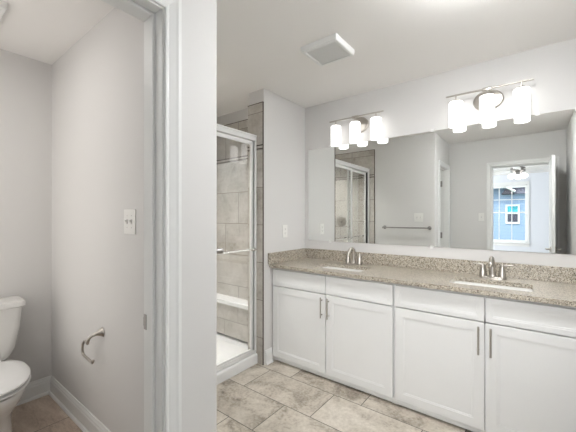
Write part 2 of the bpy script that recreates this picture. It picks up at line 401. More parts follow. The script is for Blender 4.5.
baseb('baseboard_door_wall', [((XW, -2.03, 0), (XW, YT, 0), (1, 0, 0))])
baseb('baseboard_south', [((XW + .03, YS, 0), (DL - .064, YS, 0), (0, 1, 0))])
baseb('baseboard_east', [((XE, YS, 0), (XE, -0.6, 0), (-1, 0, 0))])
baseb('baseboard_bedroom', [((BX0, BY0, 0), (BX1, BY0, 0), (0, 1, 0)), ((BX0, BY0, 0), (BX0, YSO, 0), (1, 0, 0)), ((BX1, BY0, 0), (BX1, YSO, 0), (-1, 0, 0))])

# ------------------------------------------------------------------ door casings (trim)
CAS = [(0, 0), (0.010, 0), (0.013, 0.004), (0.013, 0.012), (0.009, 0.016), (0.011, 0.022), (0.016, 0.040), (0.019, 0.048), (0.019, 0.060), (0.0, 0.060)]
def casing(name, face, outdir, along, a, b, ztop, mat):
    """jamb-side casing round an opening; face = coordinate of wall plane, along = 'x' or 'y', a<b the reveal edges"""
    bm = nb(); o = Vector(outdir)
    def P(t, z): return Vector((t, face, z)) if along == 'x' else Vector((face, t, z))
    A = Vector((1, 0, 0)) if along == 'x' else Vector((0, 1, 0))
    z0 = 0.0; zt = ztop
    # mitred: build three swept pieces with mitred ends
    def piece(pts_in, pts_out_dir, ends):
        pass
    path = [(a, z0, Vector((0, 0, 0)) - A), (a, zt, None), (b, zt, None), (b, z0, A)]
    rings = []
    for i, (t, z, d) in enumerate(path):
        if i == 0: lat = -A
        elif i == 1: lat = -A + Vector((0, 0, 1))
        elif i == 2: lat = A + Vector((0, 0, 1))
        else: lat = A
        rings.append([P(t, z) + oo * o + uu * lat for oo, uu in CAS])
    rs = [[bm.verts.new(p) for p in r_] for r_ in rings]; n = len(CAS)
    for r0, r1 in zip(rs, rs[1:]):
        for i in range(n): bm.faces.new((r0[i], r0[(i + 1) % n], r1[(i + 1) % n], r1[i]))
    bm.faces.new(list(reversed(rs[0]))); bm.faces.new(rs[-1])
    return struct(name, bm, mat)
casing('trim_toilet_door_bath_side', XW, (1, 0, 0), 'y', JS + 0.004 - .01, JN + .006, 2.036, M['trim'])
casing('trim_toilet_door_inner_side', 0.7297, (-1, 0, 0), 'y', JS - .006, JN + .006, 2.036, M['trim'])
casing('trim_bedroom_door_bath_side', YS, (0, 1, 0), 'x', DL - .004, DR + .006, 2.036, M['trim'])
casing('trim_bedroom_door_bedroom_side', YSO, (0, -1, 0), 'x', DL - .006, DR + .006, 2.036, M['trim'])

# ------------------------------------------------------------------ doors
def panel_slab(bm, w, h, t, panels):
    """door leaf in local x (width), z, thickness along y 0..t with sunk rectangular panels on both faces"""
    box(bm, 0, w, 0, t, 0, h, 0.002, 1)
    for (x0, x1, z0, z1) in panels:
        for yy, s in ((0, -1), (t, 1)):
            for k, (i0, hh) in enumerate(((0.0, 0.004), (0.022, 0.002))):
                # raised bead frame
                b0 = i0; b1 = i0 + 0.012
                box(bm, x0 + b0, x1 - b0, yy, yy + s * hh, z0 + b0, z0 + b1); box(bm, x0 + b0, x1 - b0, yy, yy + s * hh, z1 - b1, z1 - b0)
                box(bm, x0 + b0, x0 + b1, yy, yy + s * hh, z0 + b1, z1 - b1); box(bm, x1 - b1, x1 - b0, yy, yy + s * hh, z0 + b1, z1 - b1)
def lever(bm, base, out, along):
    base = Vector(base); out = Vector(out); along = Vector(along)
    rot = Vector((0, 0, 1)).rotation_difference(out).to_matrix().to_4x4()
    lathe(bm, [(0.0, 0), (0.031, 0), (0.031, 0.006), (0.024, 0.012), (0.012, 0.014), (0.011, 0.045), (0.0, 0.046)], 20, Matrix.Translation(base) @ rot, cap=False)
    p = base + out * 0.045
    tube(bm, [p, p + along * 0.03, p + along * 0.075 + out * 0.004, p + along * 0.11 - out * 0.004], [0.009, 0.009, 0.0075, 0.006], 10)
# toilet room door (structure): jamb + open leaf + hinges + strike
bm = nb()
box(bm, 0.722, XW + .002, JN, JN + .018, 0, 2.048, 0.001, 1); box(bm, 0.722, XW + .002, JS - .018, JS, 0, 2.048, 0.001, 1)
box(bm, 0.722, XW + .002, JS, JN, 2.03, 2.048, 0.001, 1)
box(bm, 0.768, 0.803, JN - .011, JN, 0, 2.03, 0.002, 1); box(bm, 0.768, 0.803, JS, JS + .011, 0, 2.03, 0.002, 1); box(bm, 0.768, 0.803, JS + .011, JN - .011, 2.019, 2.03, 0.002, 1)
d1 = struct('door_1', bm, M['trim'])
bm = nb(); panel_slab(bm, 0.585, 2.0, 0.035, [(0.09, 0.495, 0.15, 0.85), (0.09, 0.495, 1.0, 1.87)])
bmesh.ops.transform(bm, matrix=Matrix.Translation((0.722, JS + .038, 0.015)) @ Matrix.Rotation(PI, 4, 'Z'), verts=bm.verts[:])
leaf = struct('door_leaf', bm, M['trim'], d1)
for hz in (0.25, 1.02, 1.82):
    bm = nb(); tube(bm, [(0.733, JS + .012, hz - .045), (0.733, JS + .012, hz + .045)], 0.007, 10); box(bm, 0.735, 0.765, JS - .001, JS + .002, hz - .045, hz + .045)
    struct('hinge', bm, M['dknickel'], d1)
bm = nb(); box(bm, 0.7225, 0.742, JN - .0015, JN + .002, 0.888, 0.945, 0.001, 1); box(bm, 0.720, 0.7235, JN - .001, JN + .006, 0.900, 0.932)
struct('strike_plate', bm, M['dknickel'], d1)
bm = nb(); lever(bm, (0.195, JS + .038, 0.93), (0, 1, 0), (1, 0, 0)); lever(bm, (0.195, JS + .003, 0.93), (0, -1, 0), (1, 0, 0))
bmesh.ops.recalc_face_normals(bm, faces=bm.faces[:]); struct('door_handle', bm, M['nickel'], d1, True)
# bedroom door
bm = nb()
box(bm, DL - .018, DL, YSO - .002, YS + .002, 0, 2.048, 0.001, 1); box(bm, DR, DR + .018, YSO - .002, YS + .002, 0, 2.048, 0.001, 1); box(bm, DL, DR, YSO - .002, YS + .002, 2.03, 2.048, 0.001, 1)
box(bm, DL, DL + .011, YSO + .03, YSO + .065, 0, 2.03); box(bm, DR - .011, DR, YSO + .03, YSO + .065, 0, 2.03); box(bm, DL + .011, DR - .011, YSO + .03, YSO + .065, 2.019, 2.03)
d2 = struct('door_2', bm, M['trim'])
bm = nb(); panel_slab(bm, 0.665, 2.01, 0.035, [(0.1, 0.565, 0.15, 0.85), (0.1, 0.565, 1.0, 1.87)])
bmesh.ops.transform(bm, matrix=Matrix.Translation((DR - .004, YS + .008, 0.012)) @ Matrix.Rotation(PI / 2, 4, 'Z'), verts=bm.verts[:])
struct('door_leaf', bm, M['trim'], d2)
bm = nb()
lever(bm, (DR - .039, YS + .008 + .60, 0.925), (-1, 0, 0), (0, -1, 0)); lever(bm, (DR - .004, YS + .008 + .60, 0.925), (1, 0, 0), (0, -1, 0))
struct('door_handle', bm, M['nickel'], d2, True)
for hz in (0.25, 1.02, 1.82):
    bm = nb(); tube(bm, [(DR + .003, YS + .006, hz - .045), (DR + .003, YS + .006, hz + .045)], 0.007, 10)
    struct('hinge', bm, M['dknickel'], d2)

# ------------------------------------------------------------------ bedroom window
bm = nb(); Y0 = BY0
for (x0, x1, z0, z1) in ((WX0, WX0 + .025, WZ0, WZ1), (WX1 - .025, WX1, WZ0, WZ1), (WX0, WX1, WZ0, WZ0 + .035), (WX0, WX1, WZ1 - .035, WZ1)): box(bm, x0, x1, Y0 - .12, Y0 - .02, z0, z1)
for (x0, x1, z0, z1) in ((WX0 - .036, WX0 + .004, WZ0 + .004, WZ1 - .004), (WX1 - .004, WX1 + .036, WZ0 + .004, WZ1 - .004), (WX0 - .036, WX1 + .036, WZ1 - .004, WZ1 + .062)): box(bm, x0, x1, Y0, Y0 + .018, z0, z1)
box(bm, WX0 - .05, WX1 + .05, Y0 - .02, Y0 + .05, WZ0 - .03, WZ0 + .004, 0.004, 1); box(bm, WX0 - .036, WX1 + .036, Y0, Y0 + .016, WZ0 - .10, WZ0 - .03, 0.003, 1)
w1 = struct('window_1', bm, M['trim'])
RZ = 1.425
bm = nb()
def sash(bm, z0, z1, y, rows):
    x0, x1 = WX0 + .025, WX1 - .025; s = 0.028
    box(bm, x0, x1, y - .03, y, z0, z0 + s); box(bm, x0, x1, y - .03, y, z1 - s, z1); box(bm, x0, x0 + s, y - .03, y, z0 + s, z1 - s); box(bm, x1 - s, x1, y - .03, y, z0 + s, z1 - s)
    for k in (1, 2): xm = x0 + s + (x1 - x0 - 2 * s) * k / 3; box(bm, xm - .009, xm + .009, y - .026, y - .006, z0 + s, z1 - s)
    for k in range(1, rows): zm = z0 + s + (z1 - z0 - 2 * s) * k / rows; box(bm, x0 + s, x1 - s, y - .026, y - .006, zm - .009, zm + .009)
sash(bm, WZ0 + .035, RZ + .018, Y0 - .035, 1); struct('lower_sash', bm, M['trim'], w1)
bm = nb(); sash(bm, RZ - .018, WZ1 - .035, Y0 - .075, 2); struct('upper_sash', bm, M['trim'], w1)
bm = nb(); box(bm, WX0 + .06, WX1 - .06, Y0 - .052, Y0 - .048, WZ0 + .06, RZ); box(bm, WX0 + .06, WX1 - .06, Y0 - .092, Y0 - .088, RZ, WZ1 - .06)
struct('window_pane', bm, M['pane'], w1)

# ------------------------------------------------------------------ outside: lawn and the neighbouring house
bm = nb(); box(bm, -30, 30, -45, BY0 - .2, -0.6, -0.45); struct('ground_lawn', bm, M['grass'])
HY = -15.0
house = thing('house', 'blue lap-sided neighbouring house seen through the bedroom window', 'house', (1.2, HY, -0.45))
def hpart(name, bm, mat): return link(name, bm, mat, house)
bm = nb(); box(bm, -5, 6.5, HY - 6, HY, -0.45, 2.95)
hpart('siding_wall', bm, M['siding'])
bm = nb(); prism(bm, [(0, 0), (1, 0), (1, 1)], 0, 1); bm.free()
bm = nb()                                                 # gable roof with its ridge running away
v = [(-5.6, HY + .45, 2.75), (6.9, HY + .45, 2.75), (6.9, HY - 6.4, 2.75), (-5.6, HY - 6.4, 2.75), (-5.6, HY - 3, 5.2), (6.9, HY - 3, 5.2)]
vs = [bm.verts.new(p) for p in v]
for f in ((0, 1, 5, 4), (2, 3, 4, 5), (1, 2, 5), (3, 0, 4), (3, 2, 1, 0)): bm.faces.new([vs[i] for i in f])
hpart('roof', bm, M['shingle'])
bm = nb(); box(bm, -5.6, 6.9, HY + .45, HY + .50, 2.62, 2.78); hpart('fascia_board', bm, M['white'])
for i, xx in enumerate((0.36, 1.95)):
    bm = nb(); box(bm, xx - .07, xx + .07, HY, HY + .04, -0.45, 2.6); hpart('trim_board', bm, M['white'])
bm = nb()
hx0, hx1, hz0, hz1 = 0.99, 1.38, 1.08, 1.80
for (x0, x1, z0, z1) in ((hx0 - .07, hx0, hz0 - .08, hz1 + .08), (hx1, hx1 + .07, hz0 - .08, hz1 + .08), (hx0, hx1, hz0 - .08, hz0), (hx0, hx1, hz1, hz1 + .08), (hx0, hx1, 1.45, 1.51)): box(bm, x0, x1, HY - .02, HY + .05, z0, z1)
hw = hpart('window_frame', bm, M['white'])
bm = nb(); box(bm, hx0, hx1, HY, HY + .02, 1.51, hz1); hpart('upper_pane', bm, M['teal'])
bm = nb(); box(bm, hx0, hx1, HY, HY + .02, hz0, 1.45); hpart('lower_pane', bm, M['darkpane'])
# entry roof, sloping white rake board and mauve shingled bay under the eaves
bm = nb()
a = [bm.verts.new((x, HY + .5, z)) for x, z in ((0.78, 2.34), (1.26, 2.34), (1.02, 2.66))]; b = [bm.verts.new((x, HY, z)) for x, z in ((0.78, 2.34), (1.26, 2.34), (1.02, 2.66))]
bm.faces.new(a); bm.faces.new(list(reversed(b)))
for i in range(3): bm.faces.new((a[i], a[(i + 1) % 3], b[(i + 1) % 3], b[i]))
hpart('entry_roof', bm, M['shingle'])
bm = nb(); box(bm, 1.27, 2.3, HY, HY + .25, 2.36, 2.95); hpart('shingled_bay', bm, M['purple'])
bm = nb(); tube(bm, [(0.66, HY + .54, 2.86), (1.30, HY + .54, 2.44)], 0.05, 4); hpart('rake_board', bm, M['white'])
# ------------------------------------------------------------------ vanity cabinets
def stepped_panel(bm, x0, x1, z0, z1, yb, yf, frame):
    """five-piece door front facing -y: rounded edge, flat frame, stepped bead, sunk centre"""
    loops = [(0, yb), (0, yf + .002), (0.002, yf), (frame, yf), (frame + .001, yf + .002), (frame + .009, yf + .0022), (frame + .010, yf + .0045)]
    ls = []
    for i, y in loops: ls.append([(x0 + i, y, z0 + i), (x1 - i, y, z0 + i), (x1 - i, y, z1 - i), (x0 + i, y, z1 - i)])
    loft(bm, ls, True, True)
def pull(bm, x, z0, z1, yf):
    tube(bm, [(x, yf - .028, z0 - .012), (x, yf - .028, z1 + .012)], 0.0058, 12)
    for z in (z0 + .012, z1 - .012): tube(bm, [(x, yf, z), (x, yf - .028, z)], 0.0045, 10)
YF, YB = -0.537, -0.510
def cabinet(x0, x1, xs, label, fill_l, fill_r, group):
    t = thing('vanity_cabinet', label, 'cabinet', ((x0 + x1) / 2, -0.26, 0), group)
    bm = nb()
    box(bm, x0, x0 + .018, -0.50, -0.005, 0, 0.853); box(bm, x1 - .018, x1, -0.50, -0.005, 0, 0.853)
    box(bm, x0 + .018, x1 - .018, -0.50, -0.005, 0.09, 0.105); box(bm, x0 + .018, x1 - .018, -0.02, -0.005, 0.105, 0.853)
    link('carcass', bm, M['cab'], t)
    bm = nb(); w = 0.022                               # face frame
    box(bm, x0, x0 + w + fill_l, YB, -0.50, 0.03, 0.853); box(bm, x1 - w - fill_r, x1, YB, -0.50, 0.03, 0.853)
    box(bm, x0 + w, x1 - w, YB, -0.50, 0.82, 0.853); box(bm, x0 + w, x1 - w, YB, -0.50, 0.67, 0.705); box(bm, x0 + w, x1 - w, YB, -0.50, 0.03, 0.075); box(bm, xs - .02, xs + .02, YB, -0.50, 0.075, 0.82)
    link('face_frame', bm, M['cab'], t)
    bm = nb(); box(bm, x0, x1, -0.508, -0.498, 0.007, 0.029, 0.002, 1)
    link('toe_board', bm, M['cab'], t)
    a, b = x0 + .014 + fill_l, x1 - .0035 - fill_r
    for (p, q, side) in ((a, xs - .0035, 1), (xs + .0035, b, -1)):
        bm = nb(); stepped_panel(bm, p, q, 0.692, 0.834, YB, YF, 0.030); link('drawer_front', bm, M['cab'], t)
        bm = nb(); stepped_panel(bm, p, q, 0.052, 0.684, YB, YF, 0.055); d = link('door', bm, M['cab'], t)
        bm = nb(); x = q - .027 if side > 0 else p + .027; pull(bm, x, 0.513, 0.652, YF)
        h = link('handle', bm, M['nickel'], None, True); h.parent = d
        h.matrix_parent_inverse = Matrix.Translation(-Vector(t.location)).inverted() @ Matrix.Translation(-Vector(t.location)) if False else Matrix.Identity(4)
    return t
# parts are written in world coordinates, so a part's own matrix is identity and its sub-parts can follow directly
cabinet(0.002, 1.107, 0.568, 'white two-door vanity cabinet at the left, next to the shower wall', 0.0, 0.0, 'white vanity cabinets under the granite top')
cabinet(1.107, XE - .002, 1.647, 'white two-door vanity cabinet at the right, nearer the camera', 0.0, 0.022, 'white vanity cabinets under the granite top')

# ------------------------------------------------------------------ countertop
SINKS = [(0.602, -0.325), (1.652, -0.325)]; SHX, SHY = 0.218, 0.125
ZC, ZB = 0.8817, 0.8535
ct = thing('countertop', 'speckled beige granite double-sink countertop on the white cabinets', 'countertop', (1.1, -0.28, ZB))
bm = nb()
def fill(bm, z):
    es = []
    loops = [[(0.002, -0.57, z), (XE - .002, -0.57, z), (XE - .002, -0.003, z), (0.002, -0.003, z)]] + [rrect(cx, cy, SHX, SHY, 0.03, z, 5) for cx, cy in SINKS]
    out = []
    for L in loops:
        vs = [bm.verts.new(p) for p in L]; out.append(vs)
        for i in range(len(vs)): es.append(bm.edges.new((vs[i], vs[(i + 1) % len(vs)])))
    bmesh.ops.triangle_fill(bm, use_beauty=True, use_dissolve=False, edges=es)
    return out
T = fill(bm, ZC); B = fill(bm, ZB)
for a, b in zip(T, B):
    n = len(a)
    for i in range(n): bm.faces.new((a[i], a[(i + 1) % n], b[(i + 1) % n], b[i]))
link('slab', bm, M['granite'], ct)
bm = nb(); box(bm, 0.002, XE - .002, -0.022, -0.003, ZC, 0.983, 0.0015, 1); link('backsplash', bm, M['granite'], ct)
bm = nb(); box(bm, 0.002, 0.021, -0.59, -0.0225, ZC, 0.983, 0.0015, 1); link('side_splash', bm, M['granite'], ct)

def sink(cx, cy, label):
    t = thing('sink_basin', label, 'sink', (cx, cy, 0.72), 'undermount sinks')
    bm = nb()
    L = [rrect(cx, cy, SHX + .03, SHY + .03, 0.05, ZB - .0005), rrect(cx, cy, SHX + .004, SHY + .004, 0.034, ZB - .0005), rrect(cx, cy, SHX - .002, SHY - .002, 0.032, ZB - .02), rrect(cx, cy, SHX - .012, SHY - .012, 0.04, ZB - .09), rrect(cx, cy, SHX - .03, SHY - .03, 0.06, ZB - .125), rrect(cx, cy, SHX - .08, SHY - .07, 0.05, ZB - .138), rrect(cx, cy, 0.026, 0.026, 0.0259, ZB - .142)]
    loft(bm, L, False, True)
    L2 = [rrect(cx, cy, SHX + .03, SHY + .03, 0.05, ZB - .0006), rrect(cx, cy, SHX + .03, SHY + .03, 0.05, ZB - .014), rrect(cx, cy, SHX + .01, SHY + .01, 0.05, ZB - .03), rrect(cx, cy, SHX, SHY, 0.06, ZB - .12), rrect(cx, cy, SHX - .06, SHY - .05, 0.06, ZB - .152)]
    loft(bm, L2, False, True)
    link('bowl', bm, M['porc'], t, True)
    bm = nb(); lathe(bm, [(0.0, ZB - .141), (0.024, ZB - .141), (0.024, ZB - .137), (0.017, ZB - .136), (0.015, ZB - .133), (0.0, ZB - .132)], 20, Matrix.Translation((cx, cy, 0)), cap=False)
    link('drain', bm, M['nickel'], t, True)
sink(*SINKS[0], 'white undermount sink in the left of the granite top, far from the camera')
sink(*SINKS[1], 'white undermount sink in the right of the granite top, nearer the camera')

def faucet(cx, label):
    y = -0.105
    t = thing('faucet', label, 'faucet', (cx, y, ZC), 'two-handle nickel faucets')
    bm = nb()
    loft(bm, [rrect(cx, y, 0.082, 0.027, 0.0265, ZC), rrect(cx, y, 0.082, 0.027, 0.0265, ZC + .006), rrect(cx, y, 0.076, 0.022, 0.0215, ZC + .012)])
    link('base_plate', bm, M['nickel'], t, True)
    bm = nb()
    pts = smooth_path([(cx, y, ZC + .01), (cx, y, ZC + .05), (cx, y - .001, ZC + .10), (cx, y - .012, ZC + .130), (cx, y - .040, ZC + .142), (cx, y - .075, ZC + .134), (cx, y - .100, ZC + .112), (cx, y - .106, ZC + .094)], 5)
    n = len(pts); tube(bm, pts, [0.020 - 0.006 * min(1, i / (n * .45)) for i in range(n)], 14)
    lathe(bm, [(0.023, 0), (0.022, 0.012), (0.018, 0.022)], 18, Matrix.Translation((cx, y, ZC + .010)))
    link('spout', bm, M['nickel'], t, True)
    for s in (-1, 1):
        bm = nb(); hx = cx + s * 0.056
        lathe(bm, [(0.025, 0.0), (0.024, 0.010), (0.020, 0.035), (0.015, 0.066), (0.0145, 0.076), (0.010, 0.086), (0.0, 0.088)], 18, Matrix.Translation((hx, y, ZC + .010)), cap=False)
        tube(bm, [(hx, y, ZC + .086), (hx + s * .02, y, ZC + .092), (hx + s * .062, y, ZC + .096)], [0.0075, 0.0062, 0.0045], 10)
        link('handle', bm, M['nickel'], t, True)
faucet(0.602, 'brushed nickel two-handle faucet behind the left sink')
faucet(1.648, 'brushed nickel two-handle faucet behind the right sink')

# ------------------------------------------------------------------ mirror
mi = thing('wall_mirror', 'large frameless mirror on the wall above the vanity', 'mirror', (1.1, -0.003, 1.0675))
bm = nb(); box(bm, 0.0445, 2.175, -0.007, -0.001, 1.0675, 1.9915)
link('mirror_glass', bm, M['mirror'], mi)
for x, z in ((0.297, 1.9915), (1.237, 1.9915), (1.894, 1.9915), (0.30, 1.0675), (1.233, 1.0675)):
    bm = nb(); s = 1 if z > 1.5 else -1
    box(bm, x - .012, x + .012, -0.012, -0.001, z - s * .008, z + s * .016, 0.002, 1); link('mirror_clip', bm, M['clip'], mi)

# ------------------------------------------------------------------ vanity lights
def vanity_light(cx, label):
    y = -0.085; zb = 2.208
    t = thing('vanity_light', label, 'wall light', (cx, -0.001, 2.15), 'three-shade nickel vanity lights')
    R = Matrix.Translation((cx, -0.0005, 2.15)) @ Matrix.Rotation(PI / 2, 4, 'X')
    bm = nb(); lathe(bm, [(0.095, 0), (0.095, 0.006), (0.086, 0.016), (0.04, 0.022), (0.0, 0.023)], 32, R, 1.0, 0.78, cap=False)
    bm.faces.ensure_lookup_table()
    link('back_plate', bm, M['nickel'], t, True)
    bm = nb(); tube(bm, smooth_path([(cx, -0.02, 2.155), (cx, -0.055, 2.165), (cx, y, 2.19), (cx, y, zb)], 4), 0.008, 12); box(bm, cx - .03, cx + .03, y - .010, y + .010, zb - .012, zb + .010, 0.004, 2)
    link('arm', bm, M['nickel'], t, True)
    bm = nb(); tube(bm, [(cx - .262, y, zb), (cx + .262, y, zb)], 0.0065, 12); link('cross_bar', bm, M['nickel'], t, True)
    for k in (-1, 0, 1):
        x = cx + k * .196
        bm = nb(); tube(bm, [(x, y, zb), (x, y, zb - .04)], 0.005, 10)
        lathe(bm, [(0.008, 0.012), (0.020, 0.008), (0.026, 0.0), (0.026, -0.012)], 20, Matrix.Translation((x, y, zb - .042)))
        link('stem', bm, M['nickel'], t, True)
        bm = nb(); z1, z0, r = zb - .048, 1.975, 0.047
        lathe(bm, [(0.012, z1), (r - .006, z1), (r, z1 - .006), (r, z0 + .004), (r - .003, z0), (r - .006, z0 + .004), (r - .006, z1 - .010), (0.012, z1 - .008)], 28, Matrix.Translation((x, y, 0)), cap=False)
        link('glass_shade', bm, M['shade'], t, True)
vanity_light(0.605, 'nickel three-shade light over the left half of the mirror, by the shower')
vanity_light(1.614, 'nickel three-shade light over the right half of the mirror')

# ------------------------------------------------------------------ shower pan, bench, enclosure
pan = thing('shower_pan', 'white shower pan with raised front curb below the sliding doors', 'shower tray', (-0.5, -1.1, 0))
bm = nb()
prof = [(-0.067, 0.0), (-0.067, 0.070), (-0.070, 0.080), (-0.078, 0.087), (-0.145, 0.089), (-0.160, 0.084), (-0.172, 0.058), (-0.19, 0.046), (-0.19, 0.0)]
a = [bm.verts.new((x, YA - .001, z)) for x, z in prof]; b = [bm.verts.new((x, YT + .009, z)) for x, z in prof]; n = len(prof)
for i in range(n): bm.faces.new((a[i], a[(i + 1) % n], b[(i + 1) % n], b[i]))
bm.faces.new(a); bm.faces.new(list(reversed(b)))
link('curb', bm, M['acryl'], pan)
bm = nb(); box(bm, XSB + .009, -0.19, YT + .009, YSE - .009, 0, 0.046); box(bm, XSB + .009, -0.19, YSE - .035, YSE - .009, 0.046, 0.075, 0.008, 2)
link('tray', bm, M['acryl'], pan)
bm = nb(); lathe(bm, [(0.05, 0.0461), (0.05, 0.049), (0.0, 0.049)], 24, Matrix.Translation((-0.6, -1.1, 0)), cap=False); link('drain', bm, M['nickel'], pan, True)
bench = thing('shower_bench', 'white-topped tiled seat at the far end inside the shower', 'bench', (-0.6, -0.45, 0.046))
bm = nb(); box(bm, XSB + .009, -0.192, -0.535, YSE - .009, 0.402, 0.446, 0.008, 2); link('seat', bm, M['acryl'], bench)
bm = nb(); box(bm, XSB + .009, -0.192, -0.505, YSE - .009, 0.076, 0.401); link('base', bm, M['showx'], bench)

en = thing('shower_door', 'silver framed sliding glass shower door set above the white curb', 'shower door', (-0.11, -1.25, 0.089))
bm = nb(); box(bm, -0.150, -0.078, YT + .009, YA - .001, 1.982, 2.030, 0.004, 2); box(bm, -0.155, -0.073, YT + .009, YA - .001, 2.018, 2.034, 0.003, 1)
link('header_rail', bm, M['alu'], en)
bm = nb(); box(bm, -0.148, -0.082, YT + .009, YA - .001, 0.0895, 0.104, 0.002, 1); box(bm, -0.088, -0.082, YT + .009, YA - .001, 0.104, 0.122); box(bm, -0.118, -0.112, YT + .009, YA - .001, 0.104, 0.116)
link('bottom_track', bm, M['alu'], en)
for ya, yb_ in ((YA - .001, YA - .022), (YT + .009, YT + .030)):
    bm = nb(); box(bm, -0.142, -0.078, ya, yb_, 0.104, 1.982, 0.003, 1); link('wall_jamb', bm, M['alu'], en)
    bm = nb(); y2 = yb_ - .012 if ya > -1 else yb_ + .012
    box(bm, -0.122, -0.100, yb_, y2, 0.106, 1.98); link('seal', bm, M['rubber'], en)
def glass_panel(x, y0, y1, bar):
    w = 0.026
    bm = nb()
    box(bm, x - .009, x + .009, y0, y0 + w, 0.112, 1.975, 0.002, 1); box(bm, x - .009, x + .009, y1 - w, y1, 0.112, 1.975, 0.002, 1)
    box(bm, x - .009, x + .009, y0 + w, y1 - w, 0.112, 0.138, 0.002, 1); box(bm, x - .009, x + .009, y0 + w, y1 - w, 1.945, 1.975, 0.002, 1)
    p = link('panel_frame', bm, M['alu'], en)
    bm = nb(); box(bm, x - .003, x + .003, y0 + w - .004, y1 - w + .004, 0.134, 1.949); g = link('glass', bm, M['glass'], None); g.parent = p
    bm = nb()
    for yy in (y0 + .013, y1 - .013): box(bm, x + bar * .009, x + bar * .042, yy - .009, yy + .009, 1.008, 1.032, 0.003, 1)
    tube(bm, [(x + bar * .045, y0 + .004, 1.02), (x + bar * .045, y1 - .004, 1.02)], 0.0095, 12)
    tb = link('towel_rail', bm, M['chrome'], None, True); tb.parent = p
glass_panel(-0.098, -1.285, YA - .036, 1)
glass_panel(-0.128, YT + .045, -1.215, -1)

# shower valve on the toilet-room side wall
va = thing('shower_valve', 'round nickel shower valve on the tiled wall, seen in the mirror', 'shower valve', (-0.556, YT + .008, 1.232))
R = Matrix.Translation((-0.556, YT + .008, 1.232)) @ Matrix.Rotation(-PI / 2, 4, 'X')
bm = nb(); lathe(bm, [(0.085, 0), (0.085, 0.004), (0.075, 0.010), (0.03, 0.014), (0.0, 0.0145)], 32, R, cap=False); link('escutcheon', bm, M['nickel'], va, True)
bm = nb(); lathe(bm, [(0.026, 0.012), (0.024, 0.045), (0.020, 0.055), (0.0, 0.056)], 24, R, cap=False)
tube(bm, [(-0.556, YT + .055, 1.232), (-0.535, YT + .062, 1.20), (-0.515, YT + .066, 1.165)], [0.010, 0.008, 0.006], 10); link('lever', bm, M['nickel'], va, True)

# ------------------------------------------------------------------ towel bar on the toilet-room wall
tb = thing('towel_bar', 'straight nickel towel bar on the grey wall seen in the mirror', 'towel bar', (0.465, YT, 1.155))
for x in (0.157, 0.774):
    bm = nb(); lathe(bm, [(0.026, 0), (0.025, 0.006), (0.013, 0.016), (0.011, 0.05), (0.014, 0.062), (0.014, 0.078), (0.0, 0.082)], 20, Matrix.Translation((x, YT, 1.155)) @ Matrix.Rotation(-PI / 2, 4, 'X'), cap=False)
    link('post', bm, M['dknickel'], tb, True)
bm = nb(); tube(bm, [(0.157, YT + .068, 1.155), (0.774, YT + .068, 1.155)], 0.009, 12); link('bar', bm, M['dknickel'], tb, True)

# ------------------------------------------------------------------ outlets and switches
def plate_frame(p, n_):
    """matrix: local x along wall, y up, z out of wall"""
    n_ = Vector(n_); up = Vector((0, 0, 1)); x = up.cross(n_)
    m = Matrix((x, up, n_)).transposed().to_4x4(); m.translation = Vector(p); return m
def wall_plate(name, label, cat, p, n_, gangs, kind, h=0.118):
    t = thing(name, label, cat, p); mt = plate_frame(p, n_)
    w = 0.072 + 0.046 * (gangs - 1)
    bm = nb(); box(bm, -w / 2, w / 2, -h / 2, h / 2, 0, 0.006, 0.002, 2); bmesh.ops.transform(bm, matrix=mt, verts=bm.verts[:]); link('cover_plate', bm, M['plate'], t)
    for g in range(gangs):
        cx = (g - (gangs - 1) / 2) * 0.046
        if kind == 'outlet':
            for s in (-1, 1):
                bm = nb(); loft(bm, [rrect(cx, s * .020, .0165, .0145, .008, .006, 4), rrect(cx, s * .020, .0165, .0145, .008, .0078, 4)]); bmesh.ops.transform(bm, matrix=mt, verts=bm.verts[:]); r_ = link('receptacle', bm, M['plate'], t)
                bm = nb(); box(bm, cx - .0075, cx - .005, s * .020 - .002, s * .020 + .007, .0078, .0083); box(bm, cx + .005, cx + .0075, s * .020 - .002, s * .020 + .007, .0078, .0083); box(bm, cx - .0025, cx + .0025, s * .020 - .010, s * .020 - .005, .0078, .0083)
                bmesh.ops.transform(bm, matrix=mt, verts=bm.verts[:]); k = link('slots', bm, M['slot'], None); k.parent = r_
        else:
            bm = nb(); box(bm, cx - .006, cx + .006, -.0125, .0125, .006, .0075); bmesh.ops.transform(bm, matrix=mt, verts=bm.verts[:]); r_ = link('switch_slot', bm, M['ventin'], t)
            bm = nb(); loft(bm, [rrect(cx, 0, .0042, .007, .002, .0075, 2), rrect(cx, .006, .0036, .0045, .0015, .018, 2)]); bmesh.ops.transform(bm, matrix=mt, verts=bm.verts[:]); k = link('toggle', bm, M['plate'], None); k.parent = r_
            for s in (-1, 1):
                bm = nb(); lathe(bm, [(0.003, .006), (0.0025, .0072), (0, .0073)], 10, Matrix.Translation((cx, s * .030, 0)), cap=False)
                bmesh.ops.transform(bm, matrix=mt, verts=bm.verts[:]); link('screw', bm, M['ventin'], t)
wall_plate('wall_outlet', 'white single outlet on the end wall left of the mirror above the counter', 'outlet', (0.0, -0.343, 1.17), (1, 0, 0), 1, 'outlet')
wall_plate('light_switch', 'white double toggle switch on the toilet room wall near the doorway', 'light switch', (0.256, YW, 1.281), (0, -1, 0), 2, 'switch', 0.125)
wall_plate('light_switch', 'white double switch plate above the towel bar, seen in the mirror', 'light switch', (0.634, YT, 1.299), (0, 1, 0), 2, 'switch')
wall_plate('light_switch', 'white single switch plate left of the bedroom doorway, seen in the mirror', 'light switch', (1.278, YS, 1.305), (0, 1, 0), 1, 'switch')

